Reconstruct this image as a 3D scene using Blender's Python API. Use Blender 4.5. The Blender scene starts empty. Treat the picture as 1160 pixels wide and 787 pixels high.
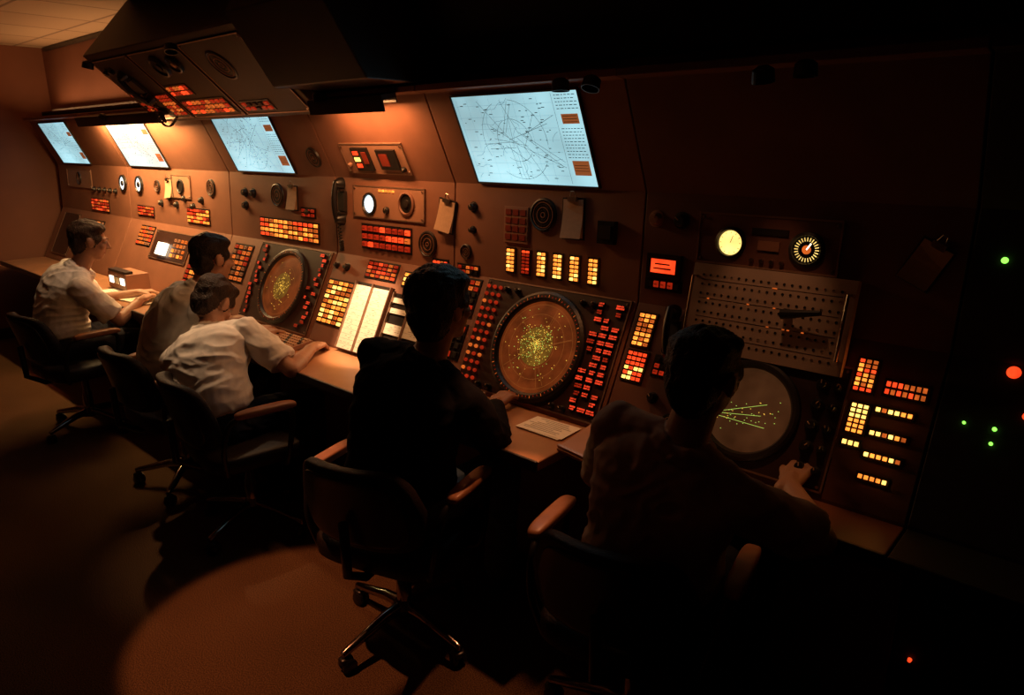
import bpy, math, random
from mathutils import Vector, Matrix, noise
from mathutils.bvhtree import BVHTree
random.seed(7)
sc=bpy.context.scene
COL=bpy.context.collection
V=Vector
# ------------------------------------------------------------ materials
def _nt(name):
    m=bpy.data.materials.new(name); m.use_nodes=True; nt=m.node_tree
    return m,nt,nt.nodes['Principled BSDF']
def pmat(name,col,rough=.5,metal=0,nscale=30,var=.12,bump=.0,bscale=None,spec=.5,sub=0,coat=0):
    m,nt,b=_nt(name)
    tc=nt.nodes.new('ShaderNodeTexCoord'); n=nt.nodes.new('ShaderNodeTexNoise'); n.inputs['Scale'].default_value=nscale; n.inputs['Detail'].default_value=4
    nt.links.new(tc.outputs['Object'],n.inputs['Vector'])
    r=nt.nodes.new('ShaderNodeValToRGB'); r.color_ramp.elements[0].position=.3; r.color_ramp.elements[1].position=.7
    r.color_ramp.elements[0].color=(*[c*(1-var) for c in col],1); r.color_ramp.elements[1].color=(*[min(1,c*(1+var)) for c in col],1)
    nt.links.new(n.outputs['Fac'],r.inputs['Fac']); nt.links.new(r.outputs['Color'],b.inputs['Base Color'])
    b.inputs['Roughness'].default_value=rough; b.inputs['Metallic'].default_value=metal
    b.inputs['Specular IOR Level'].default_value=spec; b.inputs['Coat Weight'].default_value=coat
    if sub: b.inputs['Subsurface Weight'].default_value=sub; b.inputs['Subsurface Radius'].default_value=(.02,.008,.004)
    if bump:
        n2=nt.nodes.new('ShaderNodeTexNoise'); n2.inputs['Scale'].default_value=bscale or nscale*4; n2.inputs['Detail'].default_value=5
        nt.links.new(tc.outputs['Object'],n2.inputs['Vector'])
        bp=nt.nodes.new('ShaderNodeBump'); bp.inputs['Strength'].default_value=bump; bp.inputs['Distance'].default_value=.01
        nt.links.new(n2.outputs['Fac'],bp.inputs['Height']); nt.links.new(bp.outputs['Normal'],b.inputs['Normal'])
    return m
def emat(name,col,s,base=(.02,.02,.02),nscale=0):
    m,nt,b=_nt(name); b.inputs['Base Color'].default_value=(*base,1); b.inputs['Roughness'].default_value=.35
    b.inputs['Emission Color'].default_value=(*col,1); b.inputs['Emission Strength'].default_value=s
    if nscale:
        tc=nt.nodes.new('ShaderNodeTexCoord'); n=nt.nodes.new('ShaderNodeTexNoise'); n.inputs['Scale'].default_value=nscale
        nt.links.new(tc.outputs['Object'],n.inputs['Vector'])
        mr=nt.nodes.new('ShaderNodeMapRange'); mr.inputs[1].default_value=.3; mr.inputs[2].default_value=.7; mr.inputs[3].default_value=s*.55; mr.inputs[4].default_value=s*1.3
        nt.links.new(n.outputs['Fac'],mr.inputs[0]); nt.links.new(mr.outputs[0],b.inputs['Emission Strength'])
    return m
M_panel=pmat('panel_paint',(.255,.108,.066),.5,nscale=6,var=.12,bump=.08,bscale=400)
M_panelr=pmat('panel_paint_shaded',(.15,.056,.036),.55,nscale=6,var=.12,bump=.08,bscale=400)  # same panel paint, darkened: the dim right bay's shade is in the colour
M_panel2=pmat('panel_paint_light',(.34,.17,.11),.45,nscale=10,var=.08,bump=.05,bscale=400)
M_patch=pmat('patch_panel_grey',(.52,.36,.27),.45,nscale=10,var=.08,bump=.05,bscale=400)
M_dark=pmat('dark_enamel',(.02,.014,.012),.4,nscale=20)
M_black=pmat('black_plastic',(.012,.01,.01),.35,nscale=30)
M_scopepan=pmat('scope_panel_enamel',(.045,.018,.013),.4,nscale=20)
M_desk=pmat('desk_laminate',(.45,.22,.11),.35,nscale=5,var=.12)
M_deskr=pmat('desk_laminate_dimlit',(.24,.08,.045),.4,nscale=5,var=.12)  # darker, redder copy of the desk laminate; dim red light put into the colour
M_metal=pmat('satin_metal',(.5,.40,.33),.3,metal=1,nscale=40)
M_trim=pmat('aluminium_trim',(.42,.26,.19),.35,metal=.7)
M_paper=pmat('paper',(.92,.88,.74),.8,nscale=60,var=.04)
M_padp=pmat('note_paper',(.55,.34,.21),.8,nscale=60,var=.06)
M_unlit=pmat('unlit_red_key',(.25,.03,.015),.4)
M_red=emat('key_red',(1,.06,.012),1.5,(.3,.02,.01),25)
M_redd=emat('key_red_dim',(1,.045,.01),.3,(.2,.02,.01),25)
M_leg=emat('legend_red',(1,.06,.018),.85,(.2,.02,.01),25)
M_amb=emat('key_amber',(1,.25,.03),2.2,(.3,.1,.02),30)
M_ambd=emat('key_amber_dim',(1,.18,.025),.6,(.3,.1,.02),30)
M_yel=emat('key_yellow',(1,.50,.10),3.0,(.4,.3,.1),30)
M_dialy=emat('dial_yellow',(1,.66,.18),1.7,(.4,.3,.1),12)
M_whi=emat('lamp_white',(1,.85,.6),3.8,(.5,.5,.4))
M_blu=emat('dial_bluewhite',(.7,.9,1),1.5,(.5,.5,.5))
M_green=emat('lamp_green',(.25,1,.08),2.0,(.1,.3,.05))
M_blip=emat('phosphor_blip',(1,.55,.07),1.1,(.1,.1,.02))
M_blipg=emat('phosphor_green',(.5,.75,.12),.9,(.1,.2,.02))
M_crt=emat('crt_glass',(.62,.11,.02),.2,(.06,.025,.012),14)
M_crtc=emat('crt_glass_core',(.55,.26,.03),.24,(.06,.03,.015),24)
M_crtd=emat('crt_ring',(.95,.28,.05),.28,(.06,.03,.015))
M_crt4=emat('crt_glass_dim',(.42,.15,.05),.1,(.10,.05,.035),10)
M_map=emat('backlit_map',(.42,.76,.85),.92,(.3,.3,.3),3)
M_mapline=pmat('map_ink',(.03,.05,.07),.8)
M_mapinkl=emat('map_ink_light',(.13,.30,.40),.45,(.1,.2,.25))
M_orange=emat('map_orange',(.6,.17,.05),.4,(.3,.1,.05))
# ------------------------------------------------------------ mesh builder
def frame_to(d,up=V((0,0,1))):
    z=d.normalized(); x=up.cross(z)
    if x.length<1e-4: x=V((1,0,0))
    x.normalize(); y=z.cross(x); return Matrix((x,y,z)).transposed()
class MB:
    def __init__(s): s.v=[];s.f=[];s.m=[];s.mats=[]
    def mi(s,mat):
        if mat not in s.mats: s.mats.append(mat)
        return s.mats.index(mat)
    def add(s,vs,fs,mat,M=None):
        o=len(s.v); k=s.mi(mat)
        for p in vs: s.v.append(M@V(p) if M is not None else V(p))
        for f in fs: s.f.append([i+o for i in f]); s.m.append(k)
    def box(s,M,c,d,mat,tap=1.0):
        x,y,z=c; a,b,h=d[0]/2,d[1]/2,d[2]/2
        vs=[(x-a,y-b,z-h),(x+a,y-b,z-h),(x+a,y+b,z-h),(x-a,y+b,z-h)]+[(x-a*tap,y-b*tap,z+h),(x+a*tap,y-b*tap,z+h),(x+a*tap,y+b*tap,z+h),(x-a*tap,y+b*tap,z+h)]
        s.add(vs,[(3,2,1,0),(4,5,6,7),(0,1,5,4),(1,2,6,5),(2,3,7,6),(3,0,4,7)],mat,M)
    def lathe(s,M,prof,mat,seg=32,c=(0,0)):
        vs=[];fs=[]
        for r,z in prof:
            for i in range(seg):
                a=2*math.pi*i/seg; vs.append((c[0]+r*math.cos(a),c[1]+r*math.sin(a),z))
        for j in range(len(prof)-1):
            for i in range(seg):
                k=(i+1)%seg; fs.append((j*seg+i,j*seg+k,(j+1)*seg+k,(j+1)*seg+i))
        if prof[0][0]>1e-5: fs.append(tuple(reversed(range(seg))))
        if prof[-1][0]>1e-5: fs.append(tuple(range((len(prof)-1)*seg,len(prof)*seg)))
        s.add(vs,fs,mat,M)
    def ring(s,M,r0,r1,z,mat,seg=64,c=(0,0),a0=0,a1=2*math.pi):
        vs=[];fs=[]
        n=seg
        for i in range(n+1):
            a=a0+(a1-a0)*i/n; vs+= [(c[0]+r0*math.cos(a),c[1]+r0*math.sin(a),z),(c[0]+r1*math.cos(a),c[1]+r1*math.sin(a),z)]
        for i in range(n): fs.append((2*i,2*i+1,2*i+3,2*i+2))
        s.add(vs,fs,mat,M)
    def line(s,M,p,q,w,z,mat):
        p=V(p);q=V(q); d=q-p
        if d.length<1e-5: return
        n=V((-d.y,d.x)).normalized()*w/2
        s.add([(p.x-n.x,p.y-n.y,z),(q.x-n.x,q.y-n.y,z),(q.x+n.x,q.y+n.y,z),(p.x+n.x,p.y+n.y,z)],[(0,1,2,3)],mat,M)
    def tube(s,pts,r,mat,seg=10,M=None,caps=True):
        pts=[V(p) for p in pts]; n=len(pts); vs=[];fs=[]
        rr=r if isinstance(r,(list,tuple)) else [r]*n
        up=V((0,0,1))
        for i,p in enumerate(pts):
            d=(pts[min(i+1,n-1)]-pts[max(i-1,0)]).normalized()
            if i==0:
                x=d.cross(up if abs(d.z)<.9 else V((1,0,0))).normalized()
            else: x=(x-d*x.dot(d)).normalized()
            y=d.cross(x)
            for k in range(seg):
                a=2*math.pi*k/seg; vs.append(p+(x*math.cos(a)+y*math.sin(a))*rr[i])
        for j in range(n-1):
            for k in range(seg):
                l=(k+1)%seg; fs.append((j*seg+k,j*seg+l,(j+1)*seg+l,(j+1)*seg+k))
        if caps: fs.append(tuple(reversed(range(seg)))); fs.append(tuple(range((n-1)*seg,n*seg)))
        s.add(vs,fs,mat,M)
    def superbox(s,M,c,d,mat,e=.35,nu=28,nv=14,deform=None):
        def pw(t): return math.copysign(abs(t)**e,t)
        vs=[];fs=[]
        for j in range(nv+1):
            ph=-math.pi/2+math.pi*j/nv
            for i in range(nu):
                th=2*math.pi*i/nu
                p=V((pw(math.cos(ph))*pw(math.cos(th))*d[0]/2,pw(math.cos(ph))*pw(math.sin(th))*d[1]/2,pw(math.sin(ph))*d[2]/2))
                if deform: p=deform(p)
                vs.append(p+V(c))
        for j in range(nv):
            for i in range(nu):
                k=(i+1)%nu; fs.append((j*nu+i,j*nu+k,(j+1)*nu+k,(j+1)*nu+i))
        s.add(vs,fs,mat,M)
    def obj(s,name,parent=None,loc=None,bevel=0,smooth=False,angle=None):
        if loc is None: loc=V(parent.location) if parent else V((0,0,0))
        me=bpy.data.meshes.new(name); me.from_pydata([p-loc for p in s.v],[],s.f)
        for m in s.mats: me.materials.append(m)
        me.polygons.foreach_set('material_index',s.m)
        if smooth: me.polygons.foreach_set('use_smooth',[True]*len(s.f))
        me.update()
        o=bpy.data.objects.new(name,me); COL.objects.link(o)
        if parent: o.parent=parent; o.location=loc-V(parent.location)
        else: o.location=loc
        if bevel:
            b=o.modifiers.new('bevel','BEVEL'); b.width=bevel; b.segments=2; b.limit_method='ANGLE'
        if smooth and angle:
            try: me.set_sharp_from_angle(angle=math.radians(angle))
            except Exception: pass
        return o
def empty(name,loc):
    o=bpy.data.objects.new(name,None); o.location=loc; o.empty_display_size=.1; COL.objects.link(o); return o
# ------------------------------------------------------------ panel frames
PROF=[(1.66,.75),(2.01,.76),(2.23,1.20),(2.25,1.60),(2.08,1.97)]
def mk(a,b):
    a=V((0,*a)); b=V((0,*b)); s=(b-a).normalized(); n=V((1,0,0)).cross(s); return a,s,n
PL={'desk':mk(PROF[0],PROF[1]),'scope':mk(PROF[1],PROF[2]),'mid':mk(PROF[2],PROF[3]),'up':mk(PROF[3],PROF[4]),
    'patch':mk((2.165,1.10),(2.225,1.37)),'over':mk((2.055,1.905),(1.65,2.27)),'low':mk((2.12,0),(2.12,.7))}
def FR(pl,x,t,out=0,rot=0):
    a,s,n=PL[pl]; o=a+s*t+n*out+V((x,0,0))
    M=Matrix((V((1,0,0)),s,n)).transposed().to_4x4(); M.translation=o
    return M@Matrix.Rotation(rot,4,'Z')
# ------------------------------------------------------------ widgets
def keys(mb,pl,x0,x1,t0,t1,nx,ny,pick,gap=.33,back=True,h=.008,out=0):
    w=(x1-x0)/nx; g=(t1-t0)/ny
    M=FR(pl,(x0+x1)/2,(t0+t1)/2,out)
    if back: mb.box(M,(0,0,.0015),((x1-x0)+.010,(t1-t0)+.010,.005),M_black)
    for i in range(nx):
        for j in range(ny):
            mt=pick(i,j)
            if mt is None: continue
            cx=-(x1-x0)/2+w*(i+.5); cy=-(t1-t0)/2+g*(j+.5)
            mb.box(M,(cx,cy,.003+h/2),(w*(1-gap),g*(1-gap),h),mt,.82)
            if w>.02 and g>.015: mb.box(M,(cx,cy,.0035+h),(w*(1-gap)*.6,g*(1-gap)*.12,.0006),M_dark)
def rp(*opts):
    return lambda i,j: random.choice(opts)
def knob(mb,pl,x,t,r=.02,mat=None,out=0):
    M=FR(pl,x,t,out); mt=mat or M_black
    mb.lathe(M,[(r*1.5,0),(r*1.5,.003),(r*1.15,.004),(r,.02),(r*.85,.024),(0,.024)],mt,20)
    mb.box(M@Matrix.Rotation(random.uniform(-1,1),4,'Z'),(0,r*.5,.0245),(.003,r*.8,.002),M_padp)
def dial(mb,pl,x,t,r,face,inner=None,ticks=True,rim=None,out=0):
    M=FR(pl,x,t,out); rim=rim or M_black
    mb.lathe(M,[(r*1.35,0),(r*1.3,.014),(r*1.08,.018),(r*1.0,.012),(r,.008)],rim,32)
    mb.lathe(M,[(r,.0085),(0,.009)],face,32)
    if ticks:
        for k in range(12):
            a=k*math.pi/6; mb.line(M,(math.cos(a)*r*.78,math.sin(a)*r*.78),(math.cos(a)*r*.92,math.sin(a)*r*.92),r*.05,.0102,M_black)
        mb.line(M,(0,0),(r*.2,r*.6),r*.05,.0104,M_black)
    if inner: mb.lathe(M,[(r*.45,.009),(r*.4,.016),(0,.017)],inner,20)
def speaker(mb,pl,x,t,r):
    M=FR(pl,x,t)
    mb.lathe(M,[(r*1.15,0),(r*1.1,.01),(r,.012),(r*.93,.006)],M_dark,32)
    for k in range(5):
        rr=r*(.88-.17*k); mb.lathe(M,[(rr,.004),(rr,.009),(rr-r*.06,.009),(rr-r*.06,.004)],M_dark if k%2 else M_panel,28)
    mb.lathe(M,[(r*.93,.003),(0,.003)],M_black,28)
def subpanel(mb,pl,x0,x1,t0,t1,mat=M_panel2,th=.006,out=0):
    M=FR(pl,(x0+x1)/2,(t0+t1)/2,out)
    mb.box(M,(0,0,th/2),(x1-x0,t1-t0,th),mat)
    e=.006
    for sx in(-1,1):
        mb.box(M,(sx*((x1-x0)/2-e/2),0,th),(e,t1-t0,.004),M_trim)
        for sy in(-1,1): mb.lathe(M,[(.005,th),(.0045,th+.005),(0,th+.005)],M_metal,10,c=(sx*((x1-x0)/2-.016),sy*((t1-t0)/2-.016)))
    for sy in(-1,1): mb.box(M,(0,sy*((t1-t0)/2-e/2),th),(x1-x0,e,.004),M_trim)
def scope(mb,x,t,r,glass=M_crt,pane=None,ringm=M_crtd,ticks=True,core=None):
    M=FR('scope',x,t,.006)
    mb.lathe(M,[(r*1.2,0),(r*1.18,.014),(r*1.12,.02),(r*1.04,.02),(r*1.0,.012),(r*.98,.004)],M_dark,72)
    mb.lathe(M,[(r*.985,.004),(r*.7,.0055),(r*.35,.0065),(0,.007)],glass,72)
    if core: mb.lathe(M,[(r*.42,.0066),(r*.2,.0072),(0,.0073)],core,40)
    if ticks:
        for k in range(72):
            a=k*math.pi/36; L=.055 if k%3==0 else .03
            mb.line(M,(math.cos(a)*r*1.05,math.sin(a)*r*1.05),(math.cos(a)*r*(1.05+L),math.sin(a)*r*(1.05+L)),.0025,.0206,M_ambd if k%3==0 else M_redd)
    return M
def legend(mb,x,t,w):
    # dark switch cap carrying two lines of glowing lettering strokes
    M=FR('scope',x,t,.009)
    mb.box(M,(0,0,.003),(w*1.15,.021,.006),M_dark,.92)
    mt=M_leg if random.random()<.8 else M_redd
    for yy in(.0048,-.0042):
        xx=-w/2
        while xx<w/2-.003:
            l=random.choice([.003,.004,.006]); mb.box(M,(xx+l/2,yy,.0065),(l,.0064 if random.random()<.7 else .0035,.001),mt); xx+=l+.0012
# ------------------------------------------------------------ consoles
def console(x0,x1,yd,mat,name='radar_console',desk=True,dm=None):
    E=empty(name,((x0+x1)/2,2.1,0))
    mb=MB(); g=.003
    prof=[(2.30,0),(2.12,0),(2.12,.70),(2.0,.70),(2.01,.76),(2.23,1.20),(2.25,1.60),(2.08,1.97),(2.03,1.975),(2.03,2.0),(2.30,2.0)]
    a,b=x0+g,x1-g; n=len(prof)
    vs=[(a,*p) for p in prof]+[(b,*p) for p in prof]
    fs=[tuple(range(n)),tuple(reversed(range(n,2*n)))]+[(i+n,(i+1)%n+n,(i+1)%n,i) for i in range(n)]
    mb.add(vs,fs,mat)
    o=mb.obj('cabinet',E,bevel=.003)
    if desk:
        mb=MB(); mb.box(None,((a+b)/2,(yd+2.02)/2,.732),(b-a,2.02-yd,.035),dm or M_desk)
        mb.box(None,((a+b)/2,yd-.006,.732),(b-a,.012,.04),M_dark)
        mb.obj('desk_ledge',E,bevel=.004)
    return E
E0=console(-7.75,-6.1,1.66,M_panel); E1=console(-6.1,-4.45,1.66,M_panel); E2=console(-4.45,-3.28,1.66,M_panel)
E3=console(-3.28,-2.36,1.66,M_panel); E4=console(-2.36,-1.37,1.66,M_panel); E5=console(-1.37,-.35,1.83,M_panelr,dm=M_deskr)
M_pdark=pmat('panel_paint_unlit',(.014,.008,.007),.6)  # near-black copy of the panel paint; lack of light painted in as colour
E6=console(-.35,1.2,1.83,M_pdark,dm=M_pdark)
# --- console 0 & 1 (lit far end)
mb=MB()
subpanel(mb,'mid',-7.5,-6.9,.2,.36); dial(mb,'mid',-6.2,.27,.05,M_blu,M_black,False)
keys(mb,'mid',-6.95,-6.55,.02,.12,8,4,rp(M_redd,M_ambd,M_redd,M_red)); speaker(mb,'mid',-7.2,.28,.05)
keys(mb,'scope',-7.1,-6.6,.2,.42,6,6,rp(M_redd,M_ambd,M_panel2,M_amb)); subpanel(mb,'scope',-7.6,-7.2,.05,.45,M_scopepan)
for k in range(5): knob(mb,'mid',-6.85+.12*k,.2,.016)
mb.obj('instruments',E0)
mb=MB()
dial(mb,'mid',-5.88,.27,.05,M_blu,M_black,False)
keys(mb,'mid',-5.95,-5.65,.04,.11,6,3,rp(M_red,M_ambd,M_redd)); keys(mb,'mid',-5.08,-4.75,.04,.14,7,4,rp(M_red,M_amb,M_redd))
keys(mb,'scope',-5.85,-5.6,.3,.45,5,5,rp(M_ambd,M_panel2,M_red)); 
for k in range(6): knob(mb,'mid',-5.5+.13*k,.15+.05*(k%2),.018)
speaker(mb,'mid',-4.7,.29,.05); speaker(mb,'mid',-5.55,.27,.04)
subpanel(mb,'mid',-5.3,-5.0,.2,.36); dial(mb,'mid',-5.15,.28,.04,M_dark,None,True)
subpanel(mb,'scope',-5.55,-4.95,.22,.44,M_scopepan); 
M=FR('scope',-5.34,.3,.01); mb.box(M,(0,0,.01),(.14,.09,.02),M_whi); 
keys(mb,'scope',-5.22,-5.0,.25,.4,4,4,rp(M_ambd,M_panel2,M_amb))
keys(mb,'scope',-4.9,-4.6,.1,.42,5,9,rp(M_redd,M_ambd,M_redd,M_amb))
mb.obj('instruments',E1)
# --- console 2 (scope + keys)
mb=MB()
subpanel(mb,'scope',-4.05,-3.31,.005,.485,M_scopepan)
Ms=scope(mb,-3.68,.24,.19,core=M_crtc)
for i in range(110):
    a=random.uniform(0,6.28); q=abs(random.gauss(0,.07)); s_=random.choice([.003,.004])
    mb.box(Ms,(min(.15,q)*math.cos(a),min(.15,q)*math.sin(a),.0082),(s_,s_,.001),M_blip)
for rr in(.06,.12,.17): mb.ring(Ms,rr,rr+.0012,.0078,M_crtd)
for i in range(16):
    for sx in(-1,1):
        legend(mb,-3.68+sx*random.uniform(.26,.34),.03+.44*(i+.5)/16,random.choice([.02,.035]))
keys(mb,'mid',-4.08,-3.45,.03,.14,12,4,rp(M_amb,M_ambd,M_amb,M_red)); speaker(mb,'mid',-3.87,.28,.06)
knob(mb,'mid',-4.25,.28); knob(mb,'mid',-4.25,.2); knob(mb,'mid',-4.15,.28); knob(mb,'mid',-3.55,.2,.015)
keys(mb,'mid',-3.62,-3.48,.17,.22,3,2,rp(M_redd,M_ambd)); speaker(mb,'up',-3.4,.11,.05)
keys(mb,'scope',-4.36,-4.14,.2,.44,4,7,rp(M_ambd,M_redd,M_panel2))
mb.obj('instruments',E2)
# --- console 3 (communications)
mb=MB()
subpanel(mb,'up',-3.12,-2.63,.03,.19)
M=FR('up',-2.96,.11,.006); mb.box(M,(0,0,.006),(.13,.12,.012),M_black)
for k in range(3): mb.box(M,(-.03,.035-.033*k,.014),(.04,.02,.004),[M_red,M_yel,M_red][k])
mb.box(M,(.035,.01,.014),(.035,.06,.004),M_unlit)
M=FR('up',-2.76,.11,.006); mb.box(M,(0,0,.006),(.14,.1,.012),M_black); mb.box(M,(-.02,0,.013),(.06,.06,.004),M_unlit)
knob(mb,'up',-2.67,.06,.012); knob(mb,'up',-3.08,.08,.01,M_panel2)
subpanel(mb,'mid',-3.12,-2.56,.205,.365)
dial(mb,'mid',-2.98,.275,.043,M_blu,M_blu,True); dial(mb,'mid',-2.69,.29,.045,M_black,M_dark,False,M_panel)
keys(mb,'mid',-2.91,-2.78,.335,.352,5,1,rp(M_amb,M_amb)); knob(mb,'mid',-2.84,.25,.016); 
keys(mb,'mid',-3.05,-2.66,.05,.17,8,3,rp(M_red,M_ambd,M_redd,M_redd,M_redd),h=.012); speaker(mb,'mid',-2.54,.11,.055)
keys(mb,'scope',-2.98,-2.74,.39,.475,6,4,rp(M_redd,M_ambd,M_redd,M_red)); keys(mb,'scope',-2.68,-2.58,.38,.45,3,3,rp(M_yel,M_amb))
keys(mb,'scope',-3.26,-3.04,.1,.34,5,9,lambda i,j: M_yel if random.random()<.3 else (M_amb if random.random()<.6 else M_ambd)); knob(mb,'scope',-3.15,.42,.015); knob(mb,'scope',-3.24,.42,.012)
keys(mb,'mid',-2.5,-2.4,.01,.045,4,1,rp(M_ambd,M_red)); keys(mb,'scope',-2.5,-2.41,.36,.46,4,4,rp(M_redd,M_amb,M_dark))
mb.obj('instruments',E3)
def rack(x0,x1,t0,t1,fill,seed):
    random.seed(seed); E=empty('flight_strip_rack',FR('scope',(x0+x1)/2,t0).translation)
    mb=MB(); M=FR('scope',(x0+x1)/2,(t0+t1)/2,.006); w=x1-x0; h=t1-t0
    mb.box(M,(0,0,.008),(w,h,.012),M_dark)
    for sx in(-1,0,1): mb.box(M,(sx*(w/2-.004),0,.02),(.008,h,.02),M_trim)
    n=int(h/.026)
    for j in range(n):
        cy=-h/2+.026*(j+.5)
        for sx in(-1,1):
            if random.random()>fill: continue
            cx=sx*w*.245; ww=w*.45
            mb.box(M,(cx,cy,.018),(ww,.0250,.006),M_paper)
            for k in range(3): mb.box(M,(cx+random.uniform(-.35,.35)*ww,cy+random.choice([-.004,.004]),.0214),(random.uniform(.008,.02),.0012,.0006),M_dark)
    mb.obj('strip_holder',E)
rack(-3.0,-2.71,.0,.355,1.0,1); rack(-2.685,-2.4,.0,.335,.6,2)
random.seed(11)
# --- console 4
mb=MB()
subpanel(mb,'scope',-2.13,-1.39,.005,.49,M_scopepan)
Ms=scope(mb,-1.76,.24,.195,core=M_crtc)
for i in range(420):
    a=random.uniform(0,6.28); q=abs(random.gauss(0,.065)); s_=random.choice([.0018,.0024,.003])
    if q>.17: continue
    mb.box(Ms,(q*math.cos(a),.01+q*math.sin(a),.0082),(s_,s_,.001),M_blip if random.random()<.6 else M_blipg)
for rr in(.045,.09,.135,.175): mb.ring(Ms,rr,rr+.001,.0078,M_crtd)
for k in range(9):
    a=random.uniform(0,6.28); mb.line(Ms,(.02*math.cos(a),.02*math.sin(a)),(.17*math.cos(a+.3),.17*math.sin(a+.3)),.001,.0079,M_crtd)
for j in range(15):
    for i in range(3):
        x_=-1.51+.043*i+random.uniform(-.004,.004); t_=.03+.44*(j+.5)/15
        if random.random()<.15 or ((x_+1.76)**2+(t_-.24)**2)**.5<.25: continue
        legend(mb,x_,t_,random.choice([.022,.028,.034]))
for j in range(13):
    for i in range(3):
        x_=-2.11+.035*i; t_=.03+.44*(j+.5)/13
        if ((x_+1.76)**2+(t_-.24)**2)**.5<.25: continue
        M=FR('scope',x_,t_,.009)
        mb.lathe(M,[(.008,0),(.008,.006),(.005,.012),(0,.012)],M_redd if random.random()<.75 else M_ambd,12)
for xx in(-2.0,-1.94,-1.55,-1.6):
    for tt in(.03,.45): knob(mb,'scope',xx,tt,.009,out=.009)
for xx,kind in((-2.01,0),(-1.925,1),(-1.84,0),(-1.755,0),(-1.67,0),(-1.58,0)):
    keys(mb,'mid',xx-.022,xx+.022,.04,.14,2,6 if kind==0 else 7,(lambda i,j: M_yel if random.random()<.35 else M_amb) if kind==0 else rp(M_red,M_redd,M_redd))
M=FR('mid',-1.985,.24); mb.box(M,(0,0,.004),(.13,.15,.008),M_panel2)
for i in range(3):
    for j in range(4): mb.box(M,(-.04+.04*i,-.05+.034*j,.009),(.03,.024,.004),M_unlit)
speaker(mb,'mid',-1.84,.29,.06)
M=FR('mid',-1.52,.245); mb.box(M,(0,0,.012),(.075,.085,.024),M_black); mb.box(M,(0,0,.026),(.05,.05,.004),M_dark)
knob(mb,'mid',-2.24,.3,.016); knob(mb,'mid',-2.24,.2,.012); speaker(mb,'mid',-2.28,.1,.03)
keys(mb,'mid',-2.33,-2.2,.0,.04,5,2,rp(M_ambd,M_redd,M_dark)); keys(mb,'scope',-2.3,-2.17,.3,.47,4,6,rp(M_redd,M_ambd,M_dark)); keys(mb,'scope',-2.3,-2.17,.1,.26,3,4,rp(M_redd,M_dark,M_dark))
mb.obj('instruments',E4)
# --- console 5
mb=MB()
knob(mb,'mid',-1.32,.31,.02,M_panel2); knob(mb,'mid',-1.22,.31,.02,M_dark)
M=FR('mid',-1.27,.145); mb.box(M,(0,0,.008),(.135,.085,.016),M_black); mb.box(M,(0,0,.018),(.1,.05,.006),M_red,.9); mb.box(M,(0,.008,.0215),(.06,.005,.0006),M_dark); mb.box(M,(0,-.008,.0215),(.07,.005,.0006),M_dark)
keys(mb,'mid',-1.34,-1.2,.06,.095,5,1,rp(M_dark,M_dark,M_redd))
subpanel(mb,'mid',-1.15,-.68,.175,.345,M_panelr)
dial(mb,'mid',-1.03,.25,.04,M_dialy,None,True); dial(mb,'mid',-.78,.25,.042,M_black,None,False)
M=FR('mid',-.78,.25); 
for k in range(24):
    a=k*math.pi/12; mb.line(M,(math.cos(a)*.026,math.sin(a)*.026),(math.cos(a)*.038,math.sin(a)*.038),.0028,.0102,M_dialy)
mb.line(M,(0,0),(.012,.02),.004,.0103,M_whi); mb.ring(M,.0,.014,.0101,M_ambd,24)
M=FR('mid',-.9,.25,.006)
mb.box(M,(0,.045,.003),(.12,.02,.004),M_dark); mb.box(M,(0,.0,.003),(.07,.03,.006),M_panel)
for k in range(4): mb.lathe(M,[(.007,0),(.007,.01),(0,.01)],M_metal,12,c=(-.05+.033*k,-.05))
# patch panel
M=FR('patch',-.875,.135); mb.box(M,(0,0,.0),(.53,.29,.03),M_patch)
for j in range(8):
    for i in range(19):
        mb.lathe(M,[(.0045,.015),(.0045,.017),(.003,.0165),(0,.0165)],M_metal if random.random()<.15 else M_dark,8,c=(-.225+.025*i,-.11+.031*j))
    if j%2==0: mb.box(M,(0,-.11+.031*j+.0155,.0156),(.46,.0015,.0006),M_dark)
for k in range(12):
    mb.box(M,(random.uniform(-.23,.23),-.095+.062*random.randint(0,3),.0162),(.008,.003,.001),M_ambd)
for sx in(-1,1): mb.tube([M@V((sx*.25,-.1,.015)),M@V((sx*.25,-.1,.04)),M@V((sx*.25,.1,.04)),M@V((sx*.25,.1,.015))],.005,M_metal)
mb.tube([M@V((.08,.02,.015)),M@V((.08,.02,.05))],.014,M_black,16); mb.tube([M@V((.07,.015,.05)),M@V((.19,.035,.062))],[.016,.008],M_black,12)
# small scope
subpanel(mb,'scope',-1.04,-.58,.01,.40,M_scopepan)
Ms=scope(mb,-.86,.2,.14,M_crt4,ticks=False)
for p,q in(((-.11,-.035),(.06,.03)),((-.11,-.035),(.05,-.01)),((-.11,-.04),(.07,-.045))): mb.line(Ms,p,q,.0012,.0078,M_blipg)
for i in range(45):
    q=random.uniform(-.1,.1); mb.box(Ms,(q,random.gauss(-.02+.25*q,.022),.0078),(.0026,.0018,.001),M_blipg if random.random()<.6 else M_blip)
mb.box(Ms,(-.085,.035,.0078),(.025,.003,.001),M_green)
for j in range(5):
    knob(mb,'scope',-.655,.07+.065*j,.014,out=.008); knob(mb,'scope',-.61,.07+.065*j,.01,out=.008)
keys(mb,'scope',-1.345,-1.275,.33,.455,3,7,rp(M_ambd,M_amb,M_amb)); keys(mb,'scope',-1.345,-1.265,.2,.31,4,6,lambda i,j: M_yel if j<3 and random.random()<.7 else M_red)
keys(mb,'scope',-1.23,-1.18,.24,.31,2,3,rp(M_dark,M_redd)); knob(mb,'scope',-1.2,.16,.014); knob(mb,'scope',-1.12,.1,.014)
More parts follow.
